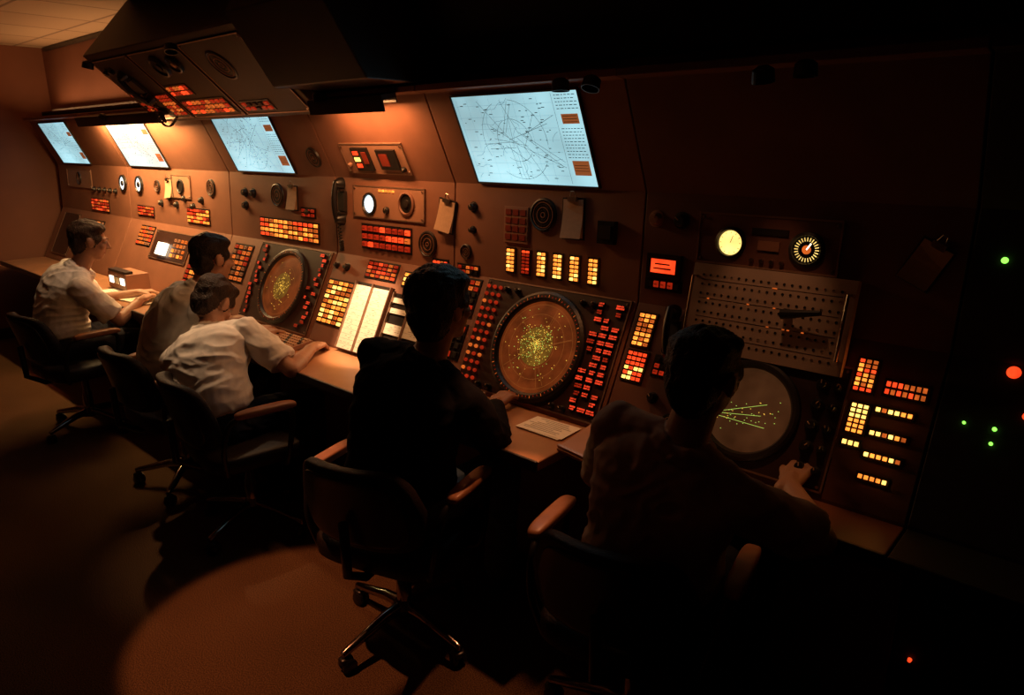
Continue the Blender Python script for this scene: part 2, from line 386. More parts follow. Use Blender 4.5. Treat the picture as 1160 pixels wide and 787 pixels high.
keys(mb,'scope',-.575,-.52,.335,.435,3,7,rp(M_ambd,M_amb,M_red)); keys(mb,'scope',-.49,-.38,.34,.385,7,2,rp(M_red,M_red,M_ambd))
keys(mb,'scope',-.565,-.515,.21,.3,3,6,lambda i,j: M_yel if j>2 else M_amb)
for tt in(.285,.215,.15): keys(mb,'scope',-.5,-.4,tt,tt+.018,6,1,rp(M_amb,M_yel,M_ambd))
keys(mb,'scope',-.565,-.515,.17,.19,3,1,rp(M_amb,M_yel)); keys(mb,'scope',-.5,-.42,.085,.103,5,1,rp(M_amb,M_yel))
mb.obj('instruments',E5)
# --- console 6 (unlit end, darkness put into its paint)
mb=MB()
for pl,x,t,r,mt in(('mid',-.27,.27,.006,M_green),('scope',-.2,.47,.012,M_red),('scope',-.15,.36,.007,M_red),('scope',-.28,.31,.003,M_green),('scope',-.21,.31,.004,M_green),('scope',-.21,.27,.0035,M_green)):
    M=FR(pl,x,t); mb.lathe(M,[(r*1.4,0),(r*1.3,.006),(r,.007),(r*.8,.013),(0,.015)],mt,18)
M=FR('low',-.3,.28); mb.lathe(M,[(.006,0),(.005,.01),(0,.012)],M_red,16)
subpanel(mb,'mid',-.15,.4,.05,.33,M_dark); speaker(mb,'mid',.6,.25,.06)
for k in range(6): knob(mb,'scope',-.1+.15*k,.25,.02)
mb.obj('instruments',E6)
# ------------------------------------------------------------ map screens
def mapscreen(x0,x1,t0,t1,seed):
    random.seed(seed); xc=(x0+x1)/2; tc=(t0+t1)/2; w=x1-x0; h=t1-t0
    M=FR('up',xc,tc); mb=MB(); e=.007
    mb.box(M,(0,0,.003),(w,h,.006),M_map)
    for sx in(-1,1): mb.box(M,(sx*(w/2+e/2),0,.005),(e,h+2*e,.010),M_dark)
    for sy in(-1,1): mb.box(M,(0,sy*(h/2+e/2),.005),(w,e,.010),M_dark)
    z=.0066; c=V((-.06*w,.0)); W=w*.36
    def inside(p): return abs(p.x+.09*w)<w*.39 and abs(p.y)<h*.46
    def L(p,q,wd,m):
        if inside(p) and inside(q): mb.line(M,p,q,wd,z,m)
    for k in range(-4,4): mb.line(M,(-.09*w+k*.095*w,-h*.46),(-.09*w+k*.095*w,h*.46),.0006,z-.0002,M_mapinkl)
    for k in range(-3,4): mb.line(M,(-.48*w,k*.13*h),(.3*w,k*.13*h),.0006,z-.0002,M_mapinkl)
    for k in range(20):
        a=random.uniform(0,6.28); r=random.uniform(.4,1)*w*.45; p=c+V((random.uniform(-.1,.1)*w,random.uniform(-.1,.1)*h)); n=12; prev=p
        for i in range(1,n+1):
            q=p+V((math.cos(a),math.sin(a)))*r*i/n; L(prev,q,.0014,M_mapline); prev=q
    for rr in(.14,.26):
        prev=None
        for i in range(61):
            a=i*math.pi/30; q=c+V((math.cos(a),math.sin(a)))*rr*w
            if prev is not None and (i//5)%4!=3: L(prev,q,.0014,M_mapline)
            prev=q
    for k in range(10):
        p=V((random.uniform(-.45,.25)*w,random.uniform(-.42,.42)*h)); a=random.uniform(0,6.28)
        for i in range(16):
            a+=random.uniform(-.6,.6); q=p+V((math.cos(a),math.sin(a)))*.022*w; L(p,q,.0014,M_mapinkl); p=q
    for k in range(80):
        p=V((random.uniform(-.46,.27)*w,random.uniform(-.44,.44)*h)); L(p,p+V((random.uniform(.006,.018),0)),.0028,M_mapline)
    mb.line(M,(.31*w,-.48*h),(.31*w,.48*h),.0012,z,M_mapline)
    for k in range(26):
        y=.46*h-k*.034*h
        if .13<y/h<.3 or -.4<y/h<-.2 or y/h<-.42: continue
        xx=.33*w
        while xx<.47*w:
            l=random.uniform(.008,.02)*w*1.2; mb.line(M,(xx,y),(min(xx+l,.485*w),y),.0026,z,M_mapline); xx+=l+.008*w
    for yc,hh in((.22,.1),(-.3,.16)):
        mb.box(M,(.41*w,yc*h,.0068),(.12*w,hh*h,.0012),M_orange)
        for k in range(3): mb.line(M,(.36*w,(yc+.03-.03*k)*h),(.46*w,(yc+.03-.03*k)*h),.002,.0078,M_mapline)
    o=mb.obj('map_display_screen',loc=M.translation)
mapscreen(-7.53,-6.85,.015,.385,1); mapscreen(-6.0,-5.3,.015,.385,2); mapscreen(-4.3,-3.65,.015,.385,3); mapscreen(-2.2,-1.57,.015,.385,4)
random.seed(5)
# ------------------------------------------------------------ note pads, handsets, paper
def notepad(pl,x,t,w,h,rot,mat=M_padp):
    M=FR(pl,x,t,.002,rot); mb=MB()
    mb.box(M,(0,0,.004),(w+.012,h+.012,.006),M_dark)
    n=6; vs=[];fs=[]
    for i in range(n+1):
        v=i/n; z=.009+.02*(1-v)**2
        vs+=[(-w/2,-h/2+h*v,z),(w/2,-h/2+h*v,z-.003)]
    for i in range(n): fs.append((2*i,2*i+1,2*i+3,2*i+2))
    mb.add(vs,fs,mat,M); mb.box(M,(0,-.0,.0075),(w,h*.98,.004),mat)
    mb.box(M,(0,h/2,.014),(w*.45,.018,.012),M_metal); mb.tube([M@V((-w*.15,h/2+.006,.012)),M@V((-w*.08,h/2+.03,.016)),M@V((w*.08,h/2+.03,.016)),M@V((w*.15,h/2+.006,.012))],.002,M_metal,6)
    mb.obj('clipboard',loc=M.translation)
notepad('mid',-2.41,.25,.1,.14,-.15); notepad('mid',-1.685,.285,.095,.15,.03); notepad('mid',-.45,.24,.085,.12,-.45); notepad('mid',-5.34,.26,.1,.13,.1); notepad('mid',-3.7,.27,.09,.13,.0)
def handset(pl,x,t,L,rot,cord=None,k=1.0):
    M=FR(pl,x,t,.006,rot); mb=MB()
    mb.box(M,(0,0,.008),(.06*k,L*.55,.018),M_dark,.85)
    mb.box(M,(0,L*.3,.022),(.05*k,.012,.03),M_dark); mb.box(M,(0,-L*.3,.022),(.05*k,.012,.03),M_dark)
    pts=[]
    for i in range(11):
        v=-1+i*.2; pts.append(M@V((0,v*L/2,.044+.016*(1-v*v))))
    mb.tube(pts,[.015*k]*11,M_black,12)
    for s_ in(-1,1): mb.tube([M@V((0,s_*L*.46,.010)),M@V((0,s_*L*.46,.028)),M@V((0,s_*L*.46,.052))],[.034*k,.031*k,.018*k],M_black,18)
    if cord:
        p0=M@V((0,-L*.5,.02)); pts=[]
        n=140
        for i in range(n+1):
            v=i/n; c=p0.lerp(V(cord),v); c.z-=.1*math.sin(math.pi*v); a=v*math.pi*2*22
            pts.append(c+V((math.cos(a)*.009,-.012+math.sin(a)*.009,0)))
        mb.tube(pts,.003,M_black,6)
    mb.obj('telephone_handset',loc=M.translation,smooth=True,angle=40)
handset('mid',-3.205,.275,.2,.0,(-3.17,2.2,1.28)); handset('scope',-1.19,.40,.16,.2,k=.85); handset('over',-4.60,.3,.2,.05,(-4.5,2.0,1.93))
def paper(x,y,w,h,rot,n=1,z=.7515):
    mb=MB()
    for k in range(n):
        M=Matrix.Translation((x+.006*k,y+.004*k,z+.0035+.0012*k))@Matrix.Rotation(rot+.06*k,4,'Z')
        mb.box(M,(0,0,0),(w,h,.001),M_paper)
    for k in range(9): mb.box(M,(random.uniform(-.02,.02),h*(.4-.09*k),.0008),(w*random.uniform(.5,.8),.002,.0004),M_dark)
    mb.obj('paper_sheet',loc=V((x,y,z)))
paper(-5.0,1.84,.3,.21,.1,3); paper(-5.45,1.86,.2,.25,-.2,2); paper(-3.66,1.9,.25,.18,.05,2); paper(-1.53,1.9,.20,.13,.0,2); paper(-.73,1.91,.18,.13,-.1,2); paper(-2.25,1.9,.2,.15,.2,1); paper(-4.25,1.85,.2,.26,.0,2)
def keyboard(x,y,w):
    mb=MB(); M=Matrix.Translation((x,y,.756))@Matrix.Rotation(math.radians(6),4,'X')
    mb.box(M,(0,0,.012),(w,.14,.02),M_panel2); n=int(w/.022)
    for i in range(n):
        for j in range(5): mb.box(M,(-w/2+.022*(i+.5)+.003,-.05+.025*j,.026),(.016,.018,.009),M_padp if (i+j)%5 else M_dark,.8)
    mb.obj('keyboard',loc=V((x,y,.75)))
keyboard(-3.3,1.88,.32); keyboard(-2.02,1.90,.22)
mb=MB(); M=Matrix.Translation((-5.5,1.93,.757)); mb.box(M,(0,0,.06),(.34,.16,.12),M_panel2); mb.box(M,(0,-.05,.13),(.3,.06,.02),M_dark)
for k in range(3): mb.box(M,(-.1+.1*k,-.082,.065),(.07,.006,.05),M_whi if k!=1 else M_paper)
mb.obj('strip_printer',loc=M.translation,bevel=.004)
mb=MB(); M=Matrix.Translation((-1.27,1.88,.768))@Matrix.Rotation(math.radians(14),4,'X')@Matrix.Rotation(-.12,4,'Z'); mb.box(M,(0,0,.012),(.2,.24,.012),M_desk); mb.box(M,(0,-.11,.022),(.2,.01,.012),M_trim); mb.box(M,(0,.09,-.01),(.18,.012,.03),M_dark)
mb.obj('writing_board',loc=M.translation)
# ------------------------------------------------------------ overhead console and dark mass for the unlit wall
E=empty('overhead_console',(-4,2.1,2.3))
def prism(x0,x1,prof,mat):
    mb=MB(); n=len(prof); vs=[(x0,*p) for p in prof]+[(x1,*p) for p in prof]
    mb.add(vs,[tuple(range(n)),tuple(reversed(range(n,2*n)))]+[(i+n,(i+1)%n+n,(i+1)%n,i) for i in range(n)],mat); return mb
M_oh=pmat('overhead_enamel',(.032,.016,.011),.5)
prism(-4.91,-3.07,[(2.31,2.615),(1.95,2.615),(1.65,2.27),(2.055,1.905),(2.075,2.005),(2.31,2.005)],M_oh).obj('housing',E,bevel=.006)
mb=MB()
subpanel(mb,'over',-4.86,-4.36,.03,.5,M_oh); subpanel(mb,'over',-4.33,-3.75,.03,.5,M_oh); subpanel(mb,'over',-3.72,-3.12,.03,.5,M_oh)
keys(mb,'over',-4.84,-4.66,.08,.25,4,7,rp(M_redd,M_ambd,M_oh,M_redd),out=.006); keys(mb,'over',-4.54,-4.38,.06,.22,4,6,rp(M_redd,M_redd,M_ambd),out=.006)
keys(mb,'over',-4.3,-4.05,.2,.27,6,2,rp(M_red,M_redd,M_ambd),out=.006)
keys(mb,'over',-4.3,-3.8,.06,.16,9,3,rp(M_redd,M_ambd,M_red,M_redd),out=.006)
keys(mb,'over',-3.68,-3.4,.06,.12,5,2,rp(M_oh,M_redd),out=.006)
dial(mb,'over',-4.1,.4,.05,M_dark,M_black,False,out=.006); dial(mb,'over',-3.92,.4,.04,M_dark,M_trim,False,out=.006); speaker(mb,'over',-3.5,.35,.08)
for k in range(2): knob(mb,'over',-4.8+.08*k,.42,.018,out=.006)
mb.obj('instruments',E)
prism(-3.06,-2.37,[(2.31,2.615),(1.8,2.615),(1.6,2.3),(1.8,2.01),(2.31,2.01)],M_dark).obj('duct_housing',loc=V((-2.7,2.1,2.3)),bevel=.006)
prism(-2.36,1.6,[(2.31,2.615),(1.95,2.615),(1.95,2.5),(2.2,2.06),(2.31,2.06)],M_pdark).obj('unlit_wall_mass',loc=V((-.4,2.1,2.3)),bevel=.006)  # dark shape added to stand for unlit wall above the consoles
# ------------------------------------------------------------ room
M_wall=pmat('wall_paint',(.24,.09,.05),.75,nscale=3,var=.08,bump=.1,bscale=200)
def slab(name,c,d,mat):
    mb=MB(); mb.box(None,(0,0,0),d,mat); o=mb.obj(name); o.location=c; return o
M_car,nt,b=_nt('carpet')
tc=nt.nodes.new('ShaderNodeTexCoord'); n=nt.nodes.new('ShaderNodeTexNoise'); n.inputs['Scale'].default_value=260; n.inputs['Detail'].default_value=6
n3=nt.nodes.new('ShaderNodeTexNoise'); n3.inputs['Scale'].default_value=2.5
r=nt.nodes.new('ShaderNodeValToRGB'); r.color_ramp.elements[0].position=.38; r.color_ramp.elements[1].position=.66
r.color_ramp.elements[0].color=(.06,.03,.015,1); r.color_ramp.elements[1].color=(.26,.14,.068,1)
mx=nt.nodes.new('ShaderNodeMixRGB'); mx.blend_type='MULTIPLY'; mx.inputs[0].default_value=.4
nt.links.new(tc.outputs['Object'],n.inputs['Vector']); nt.links.new(tc.outputs['Object'],n3.inputs['Vector']); nt.links.new(n.outputs['Fac'],r.inputs['Fac'])
nt.links.new(r.outputs['Color'],mx.inputs[1]); nt.links.new(n3.outputs['Fac'],mx.inputs[2]); nt.links.new(mx.outputs[0],b.inputs['Base Color'])
b.inputs['Roughness'].default_value=.95; b.inputs['Specular IOR Level'].default_value=.1
bp=nt.nodes.new('ShaderNodeBump'); bp.inputs['Strength'].default_value=.6; bp.inputs['Distance'].default_value=.01; nt.links.new(n.outputs['Fac'],bp.inputs['Height']); nt.links.new(bp.outputs['Normal'],b.inputs['Normal'])
M_ceil,nt,b=_nt('ceiling_tile')
tc=nt.nodes.new('ShaderNodeTexCoord'); br=nt.nodes.new('ShaderNodeTexBrick'); br.offset=0; br.inputs['Scale'].default_value=1; br.inputs['Brick Width'].default_value=.6; br.inputs['Row Height'].default_value=.6; br.inputs['Mortar Size'].default_value=.012
br.inputs['Color1'].default_value=(.5,.36,.24,1); br.inputs['Color2'].default_value=(.47,.33,.22,1); br.inputs['Mortar'].default_value=(.25,.17,.12,1)
nt.links.new(tc.outputs['Object'],br.inputs['Vector']); nt.links.new(br.outputs['Color'],b.inputs['Base Color']); b.inputs['Roughness'].default_value=.9
slab('floor',(-2.95,-.3,-.05),(10.3,5.6,.1),M_car)
slab('ceiling',(-2.95,-.3,2.67),(10.3,5.6,.1),M_ceil)
slab('wall_north',(-2.95,2.37,1.31),(10.3,.1,2.62),M_wall)
slab('wall_west',(-7.95,-.3,1.31),(.1,5.5,2.62),M_wall)
slab('wall_south',(-2.95,-3.0,1.31),(10.3,.1,2.62),M_wall)
slab('wall_east',(2.1,-.3,1.31),(.1,5.5,2.62),M_wall)
slab('baseboard_west',(-7.89,-.3,.05),(.02,5.3,.1),M_dark)
slab('baseboard_south',(-2.95,-2.94,.05),(10,.02,.1),M_dark)
slab('trim_1',(-5.2,2.31,2.60),(5.2,.02,.03),M_dark)
# ------------------------------------------------------------ chairs
M_leather=pmat('dark_upholstery',(.012,.007,.006),.5,nscale=40,bump=.25,bscale=160,spec=.3)
M_arm=pmat('tan_arm_pad',(.36,.16,.08),.4,nscale=20)
M_chrome=pmat('polished_base',(.35,.3,.27),.16,metal=1)
def chair(x,y,yaw,byaw=0,seat=.47):
    E=empty('office_chair',(x,y,0)); T=Matrix.Translation((x,y,0)); M=T@Matrix.Rotation(yaw,4,'Z'); B=T@Matrix.Rotation(byaw,4,'Z')
    mb=MB()
    mb.superbox(M,(0,.01,seat-.045),(.50,.48,.10),M_leather,.4,36,14,lambda p:V((p.x,p.y,p.z-.25*max(0,p.y-.12)**1.5+ .12*p.x*p.x)))
    mb.superbox(M,(0,0,seat-.085),(.36,.34,.03),M_black,.3)
    mb.obj('seat',E,smooth=True)
    mb=MB()
    def dfm(p):
        w=1-.22*max(0,p.z/.16); return V((p.x*w,p.y+1.1*p.x*p.x-.04*(p.z/.16)-.015*(p.z/.16)**2,p.z))
    mb.superbox(M,(0,-.265,.655),(.47,.065,.31),M_leather,.42,40,18,dfm)
    mb.superbox(M,(0,-.295,.655),(.40,.02,.26),M_black,.4,32,14,dfm)
    mb.tube([M@V((0,-.05,seat-.1)),M@V((0,-.22,seat-.1)),M@V((0,-.31,seat-.04)),M@V((0,-.315,.62))],.016,M_black,10)
    mb.obj('backrest',E,smooth=True)
    for s_,nm in((-1,'arm_left'),(1,'arm_right')):
        mb=MB()
        pts=[(s_*.2,.08,seat-.09),(s_*.275,.08,seat-.08),(s_*.295,.09,seat+.02),(s_*.29,.12,.64),(s_*.285,.08,.665),(s_*.28,-.1,.665),(s_*.27,-.16,.64),(s_*.26,-.19,seat+.05),(s_*.22,-.17,seat-.08)]
        sm=[]
        for i in range(len(pts)-1):
            for k in range(4): sm.append(V(pts[i]).lerp(V(pts[i+1]),k/4))
        sm.append(V(pts[-1]))
        for _ in range(2): sm=[sm[0]]+[(sm[i-1]+sm[i]*2+sm[i+1])/4 for i in range(1,len(sm)-1)]+[sm[-1]]
        mb.tube([M@p for p in sm],.012,M_black,10)
        mb.superbox(M,(s_*.285,-.0,.675),(.055,.27,.034),M_arm,.5,24,10,lambda p:V((p.x,p.y,p.z-.8*max(0,abs(p.y)-.06)**2)))
        mb.obj(nm,E,smooth=True,angle=60)
    mb=MB()
    mb.lathe(T,[(.028,.1),(.028,.24),(.02,.25),(.02,seat-.09),(.05,seat-.08)],M_chrome,20)
    mb.lathe(T,[(.0,.085),(.045,.09),(.05,.12),(.035,.14),(.028,.15)],M_chrome,20)
    for k in range(4):
        R=B@Matrix.Rotation(k*math.pi/2,4,'Z')
        mb.tube([R@V((.02,0,.12)),R@V((.1,0,.115)),R@V((.2,0,.092)),R@V((.27,0,.078)),R@V((.285,0,.072))],[.024,.021,.017,.014,.012],M_chrome,10)
        mb.tube([R@V((.28,0,.045)),R@V((.28,0,.085))],.009,M_chrome,8)
        C=R@Matrix.Translation((.28,0,.027))@Matrix.Rotation(random.uniform(0,3),4,'Z')
        for s2 in(-1,1):
            W=C@Matrix.Rotation(math.pi/2,4,'Y')@Matrix.Translation((0,.012,s2*.015))
            mb.lathe(W,[(0,-.009),(.022,-.009),(.027,-.005),(.027,.005),(.022,.009),(0,.009)],M_black,18)
        mb.superbox(C,(0,.005,.022),(.04,.05,.025),M_black,.6,14,8)
    mb.obj('star_base',E,smooth=True,angle=45)
chair(-4.88,1.36,.1,.4); chair(-3.64,1.44,.0,.78); chair(-2.96,1.44,-.12,.35); chair(-1.81,1.42,.3,.03); chair(-.92,1.58,.2,.2)
# ------------------------------------------------------------ people
def skinmat(name,c): return pmat(name,c,.5,nscale=12,var=.06,sub=.1)
def hairmat(name,c): return pmat(name,c,.55,nscale=60,var=.4,bump=.8,bscale=160,spec=.3)
class Body:
    def __init__(s): s.v=[];s.f=[];s.l=[]
    def add(s,vs,fs,lab):
        o=len(s.v); s.v+= [V(p) for p in vs]
        for f in fs: s.f.append([i+o for i in f]); s.l.append(lab)
    def ell(s,M,c,r,lab,nu=24,nv=14):
        vs=[M@V((c[0],c[1],c[2]-r[2]))];fs=[]
        for j in range(1,nv):
            ph=-math.pi/2+math.pi*j/nv
            for i in range(nu):
                th=2*math.pi*i/nu; vs.append(M@V((c[0]+r[0]*math.cos(ph)*math.cos(th),c[1]+r[1]*math.cos(ph)*math.sin(th),c[2]+r[2]*math.sin(ph))))
        vs.append(M@V((c[0],c[1],c[2]+r[2]))); last=len(vs)-1
        for i in range(nu): fs.append((0,1+(i+1)%nu,1+i)); fs.append((last,1+(nv-2)*nu+i,1+(nv-2)*nu+(i+1)%nu))
        for j in range(nv-2):
            for i in range(nu):
                k=(i+1)%nu; fs.append((1+j*nu+i,1+j*nu+k,1+(j+1)*nu+k,1+(j+1)*nu+i))
        s.add(vs,fs,lab)
    def cap(s,p,r1,q,r2,lab,seg=16):
        p=V(p);q=V(q); d=q-p; L=d.length
        if L<1e-5: return
        Mr=frame_to(d).to_4x4(); Mr.translation=p
        prof=[]
        for k in range(5): a=-math.pi/2+math.pi/2*k/4; prof.append((r1*math.cos(a),r1*math.sin(a)))
        for k in range(5): a=math.pi/2*k/4; prof.append((r2*math.cos(a),L+r2*math.sin(a)))
        vs=[Mr@V((0,0,-r1))];fs=[]
        rows=prof[1:-1]
        for r,z in rows:
            for i in range(seg): a=2*math.pi*i/seg; vs.append(Mr@V((r*math.cos(a),r*math.sin(a),z)))
        vs.append(Mr@V((0,0,L+r2))); last=len(vs)-1; n=len(rows)
        for i in range(seg): fs.append((0,1+(i+1)%seg,1+i)); fs.append((last,1+(n-1)*seg+i,1+(n-1)*seg+(i+1)%seg))
        for j in range(n-1):
            for i in range(seg):
                k=(i+1)%seg; fs.append((1+j*seg+i,1+j*seg+k,1+(j+1)*seg+k,1+(j+1)*seg+i))
        s.add(vs,fs,lab)
    def cone(s,p,r1,q,r2,lab,seg=20):
        p=V(p);q=V(q); d=q-p; L=d.length; Mr=frame_to(d).to_4x4(); Mr.translation=p
        vs=[];fs=[]
        for r,z in((r1,0),(r2,L)):
            for i in range(seg): a=2*math.pi*i/seg; vs.append(Mr@V((r*math.cos(a),r*math.sin(a),z)))
        for i in range(seg): k=(i+1)%seg; fs.append((i,k,seg+k,seg+i))
        fs.append(tuple(reversed(range(seg)))); fs.append(tuple(range(seg,2*seg)))
        s.add(vs,fs,lab)
    def loft(s,secs,labs,n=28):
        vs=[];fs=[];ls=[]
        for c,ax,ay,hw,hd in secs:
            for i in range(n):
                a=2*math.pi*i/n; ca,sa=math.cos(a),math.sin(a)
                e=.82; x=math.copysign(abs(ca)**e,ca)*hw; y=math.copysign(abs(sa)**e,sa)*hd
                vs.append(c+ax*x+ay*y)
        o=len(s.v); s.v+=vs
        for j in range(len(secs)-1):
            for i in range(n):
                k=(i+1)%n; s.f.append([o+j*n+i,o+j*n+k,o+(j+1)*n+k,o+(j+1)*n+i]); s.l.append(labs[j])
        s.f.append([o+i for i in reversed(range(n))]); s.l.append(labs[0])
        s.f.append([o+(len(secs)-1)*n+i for i in range(n)]); s.l.append(labs[-1])
def ik(S,W,l1,l2,pole):
    d=W-S; L=d.length
    if L>l1+l2-.005: W=S+d*((l1+l2-.005)/L); d=W-S; L=d.length
    a=(l1*l1-l2*l2+L*L)/(2*L); h=math.sqrt(max(0,l1*l1-a*a)); n=d.normalized()
    p=(pole-n*pole.dot(n)).normalized(); return S+n*a+p*h,W
def hand(B,W,d,up,side,curl,lab='skin'):
    d=d.normalized(); up=(up-d*up.dot(d)).normalized(); r=d.cross(up)
    th=-side
    def P(x,y,z): return W+r*x+d*y+up*z
    B.cap(W-d*.03,.027,P(0,.02,0),.025,lab)
    for x,y0 in((-.028,.085),(-.01,.09),(.01,.088),(.028,.08)):
        B.cap(P(x*.75,.012,0),.0155,P(x,y0,0),.0125,lab,12)
    L=[(.028*th,.088,(.040,.025,.02)),(.0095*th,.093,(.045,.029,.022)),(-.0095*th,.09,(.042,.027,.021)),(-.028*th,.08,(.033,.021,.018))]
    for k,(x,y0,ls) in enumerate(L):
        p=P(x,y0,0); ang=.12; q=p
        dd=d+r*(x*3.0)
        dd.normalize()
        for j,l in enumerate(ls):
            ang+=curl*(1,.9,.6)[j]*(1+.08*k)
            q=p+(dd*math.cos(ang)-up*math.sin(ang))*l
            B.cap(p,(.0102,.0094,.0086)[j],q,(.0094,.0086,.0078)[j],lab,10); p=q
    p=P(.03*th,.03,-.004); q=P(.052*th,.06,-.012); B.cap(P(.012*th,.018,-.002),.016,p,.0145,lab,10); B.cap(p,.0135,q,.0115,lab,10)
    e=P(.06*th,.088,-.02); B.cap(q,.0112,e,.009,lab,10)
def person(hips,yaw,neck,headyaw,headpitch,RW,LW,shirt,hair,pants,sleeve='short',rdir=None,ldir=None,curlR=.35,curlL=.35,hairvol=1.0,rpole=None,lpole=None,skin=(.42,.22,.14),roll=0,rup=None,kn=.0):
    B=Body(); Z=V((0,0,1)); Ry=Matrix.Rotation(yaw,3,'Z'); R=Ry@V((1,0,0)); F=Ry@V((0,1,0)); H=V(hips); N=H+V(neck)
    C1=H+Z*(.27*(N-H).length/.5)-F*.045
    def bez(t): return H*(1-t)**2+C1*2*t*(1-t)+N*t*t
    def tan(t): return ((C1-H)*2*(1-t)+(N-C1)*2*t).normalized()
    S=[(-.17,.155,.10),(-.08,.18,.125),(.0,.185,.130),(.10,.176,.128),(.13,.175,.128),(.15,.192,.144),(.22,.194,.146),(.32,.186,.14),(.45,.184,.134),(.6,.192,.134),(.74,.203,.130),(.85,.192,.114),(.93,.150,.092),(1.0,.088,.070),(1.04,.062,.056)]
    secs=[];
    for t,hw,hd in S:
        if t<0: c=H+Z*(t*.55); tg=Z
        elif t>1: c=N+tan(1)*(t-1)*.5; tg=tan(1)
        else: c=bez(t); tg=tan(t)
        ax=(R-tg*R.dot(tg)).normalized(); ay=tg.cross(ax); secs.append((c,ax,ay,hw,hd))
    B.loft(secs,['pants','pants','pants','belt']+['shirt']*11)
    tg=tan(.85); Rr=(R-tg*R.dot(tg)).normalized()
    sh={}
    for s_ in(-1,1):
        a=bez(.86)+Rr*s_*.188+F*.015; sh[s_]=a
        B.cap(bez(.97)+Rr*s_*.05,.052,a,.062,'shirt')
    for s_,W,dr,pole,curl in((1,RW,rdir,rpole,curlR),(-1,LW,ldir,lpole,curlL)):
        A=sh[s_]; pole=V(pole) if pole else (-Z*1.0+R*s_*.5-F*.25)
        E_,W_=ik(A,V(W),.285,.255,pole)
        B.cap(A,.050,E_,.038,'skin'); B.cap(E_,.040,E_.lerp(W_,.35),.041,'skin'); B.cap(E_.lerp(W_,.3),.041,W_,.026,'skin')
        if sleeve=='short':
            m_=A.lerp(E_,.80); m0=A.lerp(E_,.12); B.cap(A,.068,A.lerp(E_,.3),.066,'shirt'); B.cone(m0,.064,m_,.071,'shirt')
        else:
            B.cap(A,.068,E_,.056,'shirt'); B.cap(E_,.056,E_.lerp(W_,.93),.038,'shirt')
        d=V(dr) if dr else (W_-E_)
        if not dr: d.z*=.3
        hand(B,W_,d,(V(rup) if (rup and s_==1) else Z),s_,curl)
    for s_ in(-1,1):
        hj=H+R*s_*.095+V((0,0,-.01)); kn_=hj+F*.42+R*s_*(.07+kn)+Z*(-.02); kn_.z=max(.5,hj.z-.02); an=kn_-Z*(kn_.z-.1)-F*.03; an.z=.1
        B.cap(hj,.092,kn_,.068,'pants'); B.cap(kn_,.066,an,.056,'pants'); B.cap(an,.045,an-Z*.03,.042,'shoe')
        toe=an+F*.16+R*s_*.02; toe.z=.04; B.cap(V((an.x,an.y,.045))-F*.03,.043,toe,.036,'shoe')
    nt_=tan(1); hc=N+nt_*.075+F*.03+Z*.115
    B.cap(N-nt_*.03,.060,hc-Z*.04-F*.012,.054,'skin')
    MH=Matrix.Translation(hc)@Matrix.Rotation(yaw+headyaw,4,'Z')@Matrix.Rotation(roll,4,'Y')@Matrix.Rotation(headpitch,4,'X')
    B.ell(MH,(0,-.012,.03),(.075,.094,.088),'skin'); B.ell(MH,(0,.022,-.03),(.061,.070,.078),'skin'); B.ell(MH,(0,.052,-.085),(.034,.03,.025),'skin')
    B.ell(MH,(0,.0,-.05),(.062,.06,.05),'skin')
    def h(p): return MH@V(p)
    B.cap(h((0,.092,.012)),.009,h((0,.109,-.024)),.0135,'skin',12); B.ell(MH,(.012,.099,-.027),(.009,.01,.008),'skin'); B.ell(MH,(-.012,.099,-.027),(.009,.01,.008),'skin')
    B.cap(h((-.045,.070,.026)),.012,h((-.012,.086,.026)),.012,'skin',10); B.cap(h((.045,.070,.026)),.012,h((.012,.086,.026)),.012,'skin',10)
    B.cap(h((-.046,.079,.032)),.0055,h((-.016,.094,.033)),.0055,'hair',8); B.cap(h((.046,.079,.032)),.0055,h((.016,.094,.033)),.0055,'hair',8)
    for s_ in(-1,1):
        B.ell(MH,(s_*.031,.078,.008),(.0135,.013,.011),'eye',14,10)
        B.ell(MH,(s_*.036,.062,-.02),(.026,.022,.022),'skin')
        B.ell(MH,(s_*.078,-.005,-.002),(.010,.021,.033),'skin'); B.ell(MH,(s_*.086,-.012,.006),(.006,.014,.022),'skin')
    B.cap(h((-.02,.083,-.056)),.0065,h((.02,.083,-.056)),.0065,'lip',8); B.cap(h((-.016,.081,-.066)),.007,h((.016,.081,-.066)),.007,'lip',8); B.ell(MH,(0,.07,-.06),(.03,.02,.02),'skin')
    hv=hairvol
    B.ell(MH,(0,-.026,.05),(.084*hv,.099*hv,.088*hv),'hair'); B.ell(MH,(0,-.056,-.008),(.075*hv,.058*hv,.084*hv),'hair')
    B.ell(MH,(.008,.024,.088),(.066*hv,.056*hv,.038*hv),'hair')
    for s_ in(-1,1):
        B.ell(MH,(s_*.064,.018,.035),(.018*hv,.036,.05),'hair'); B.ell(MH,(s_*.072,.022,-.005),(.008,.011,.03),'hair')
    tg=tan(1); ax=(R-tg*R.dot(tg)).normalized(); ay=tg.cross(ax); c=N+tg*.014
    ring=[c+ax*.072*math.cos(a)+ay*.070*math.sin(a) for a in [k*math.pi/8 for k in range(16)]]
    for k in range(16): B.cap(ring[k],.014,ring[(k+1)%16],.014,'shirt',8); B.cap(ring[k]-tg*.02+(ring[k]-c)*.1,.012,ring[(k+1)%16]-tg*.02+(ring[(k+1)%16]-c)*.1,.012,'shirt',8)
    me=bpy.data.meshes.new('src'); me.from_pydata(B.v,[],B.f); o=bpy.data.objects.new('seated_air_traffic_controller',me); COL.objects.link(o)
    md=o.modifiers.new('r','REMESH'); md.mode='VOXEL'; md.voxel_size=.0055
    sm=o.modifiers.new('s','SMOOTH'); sm.factor=.5; sm.iterations=3
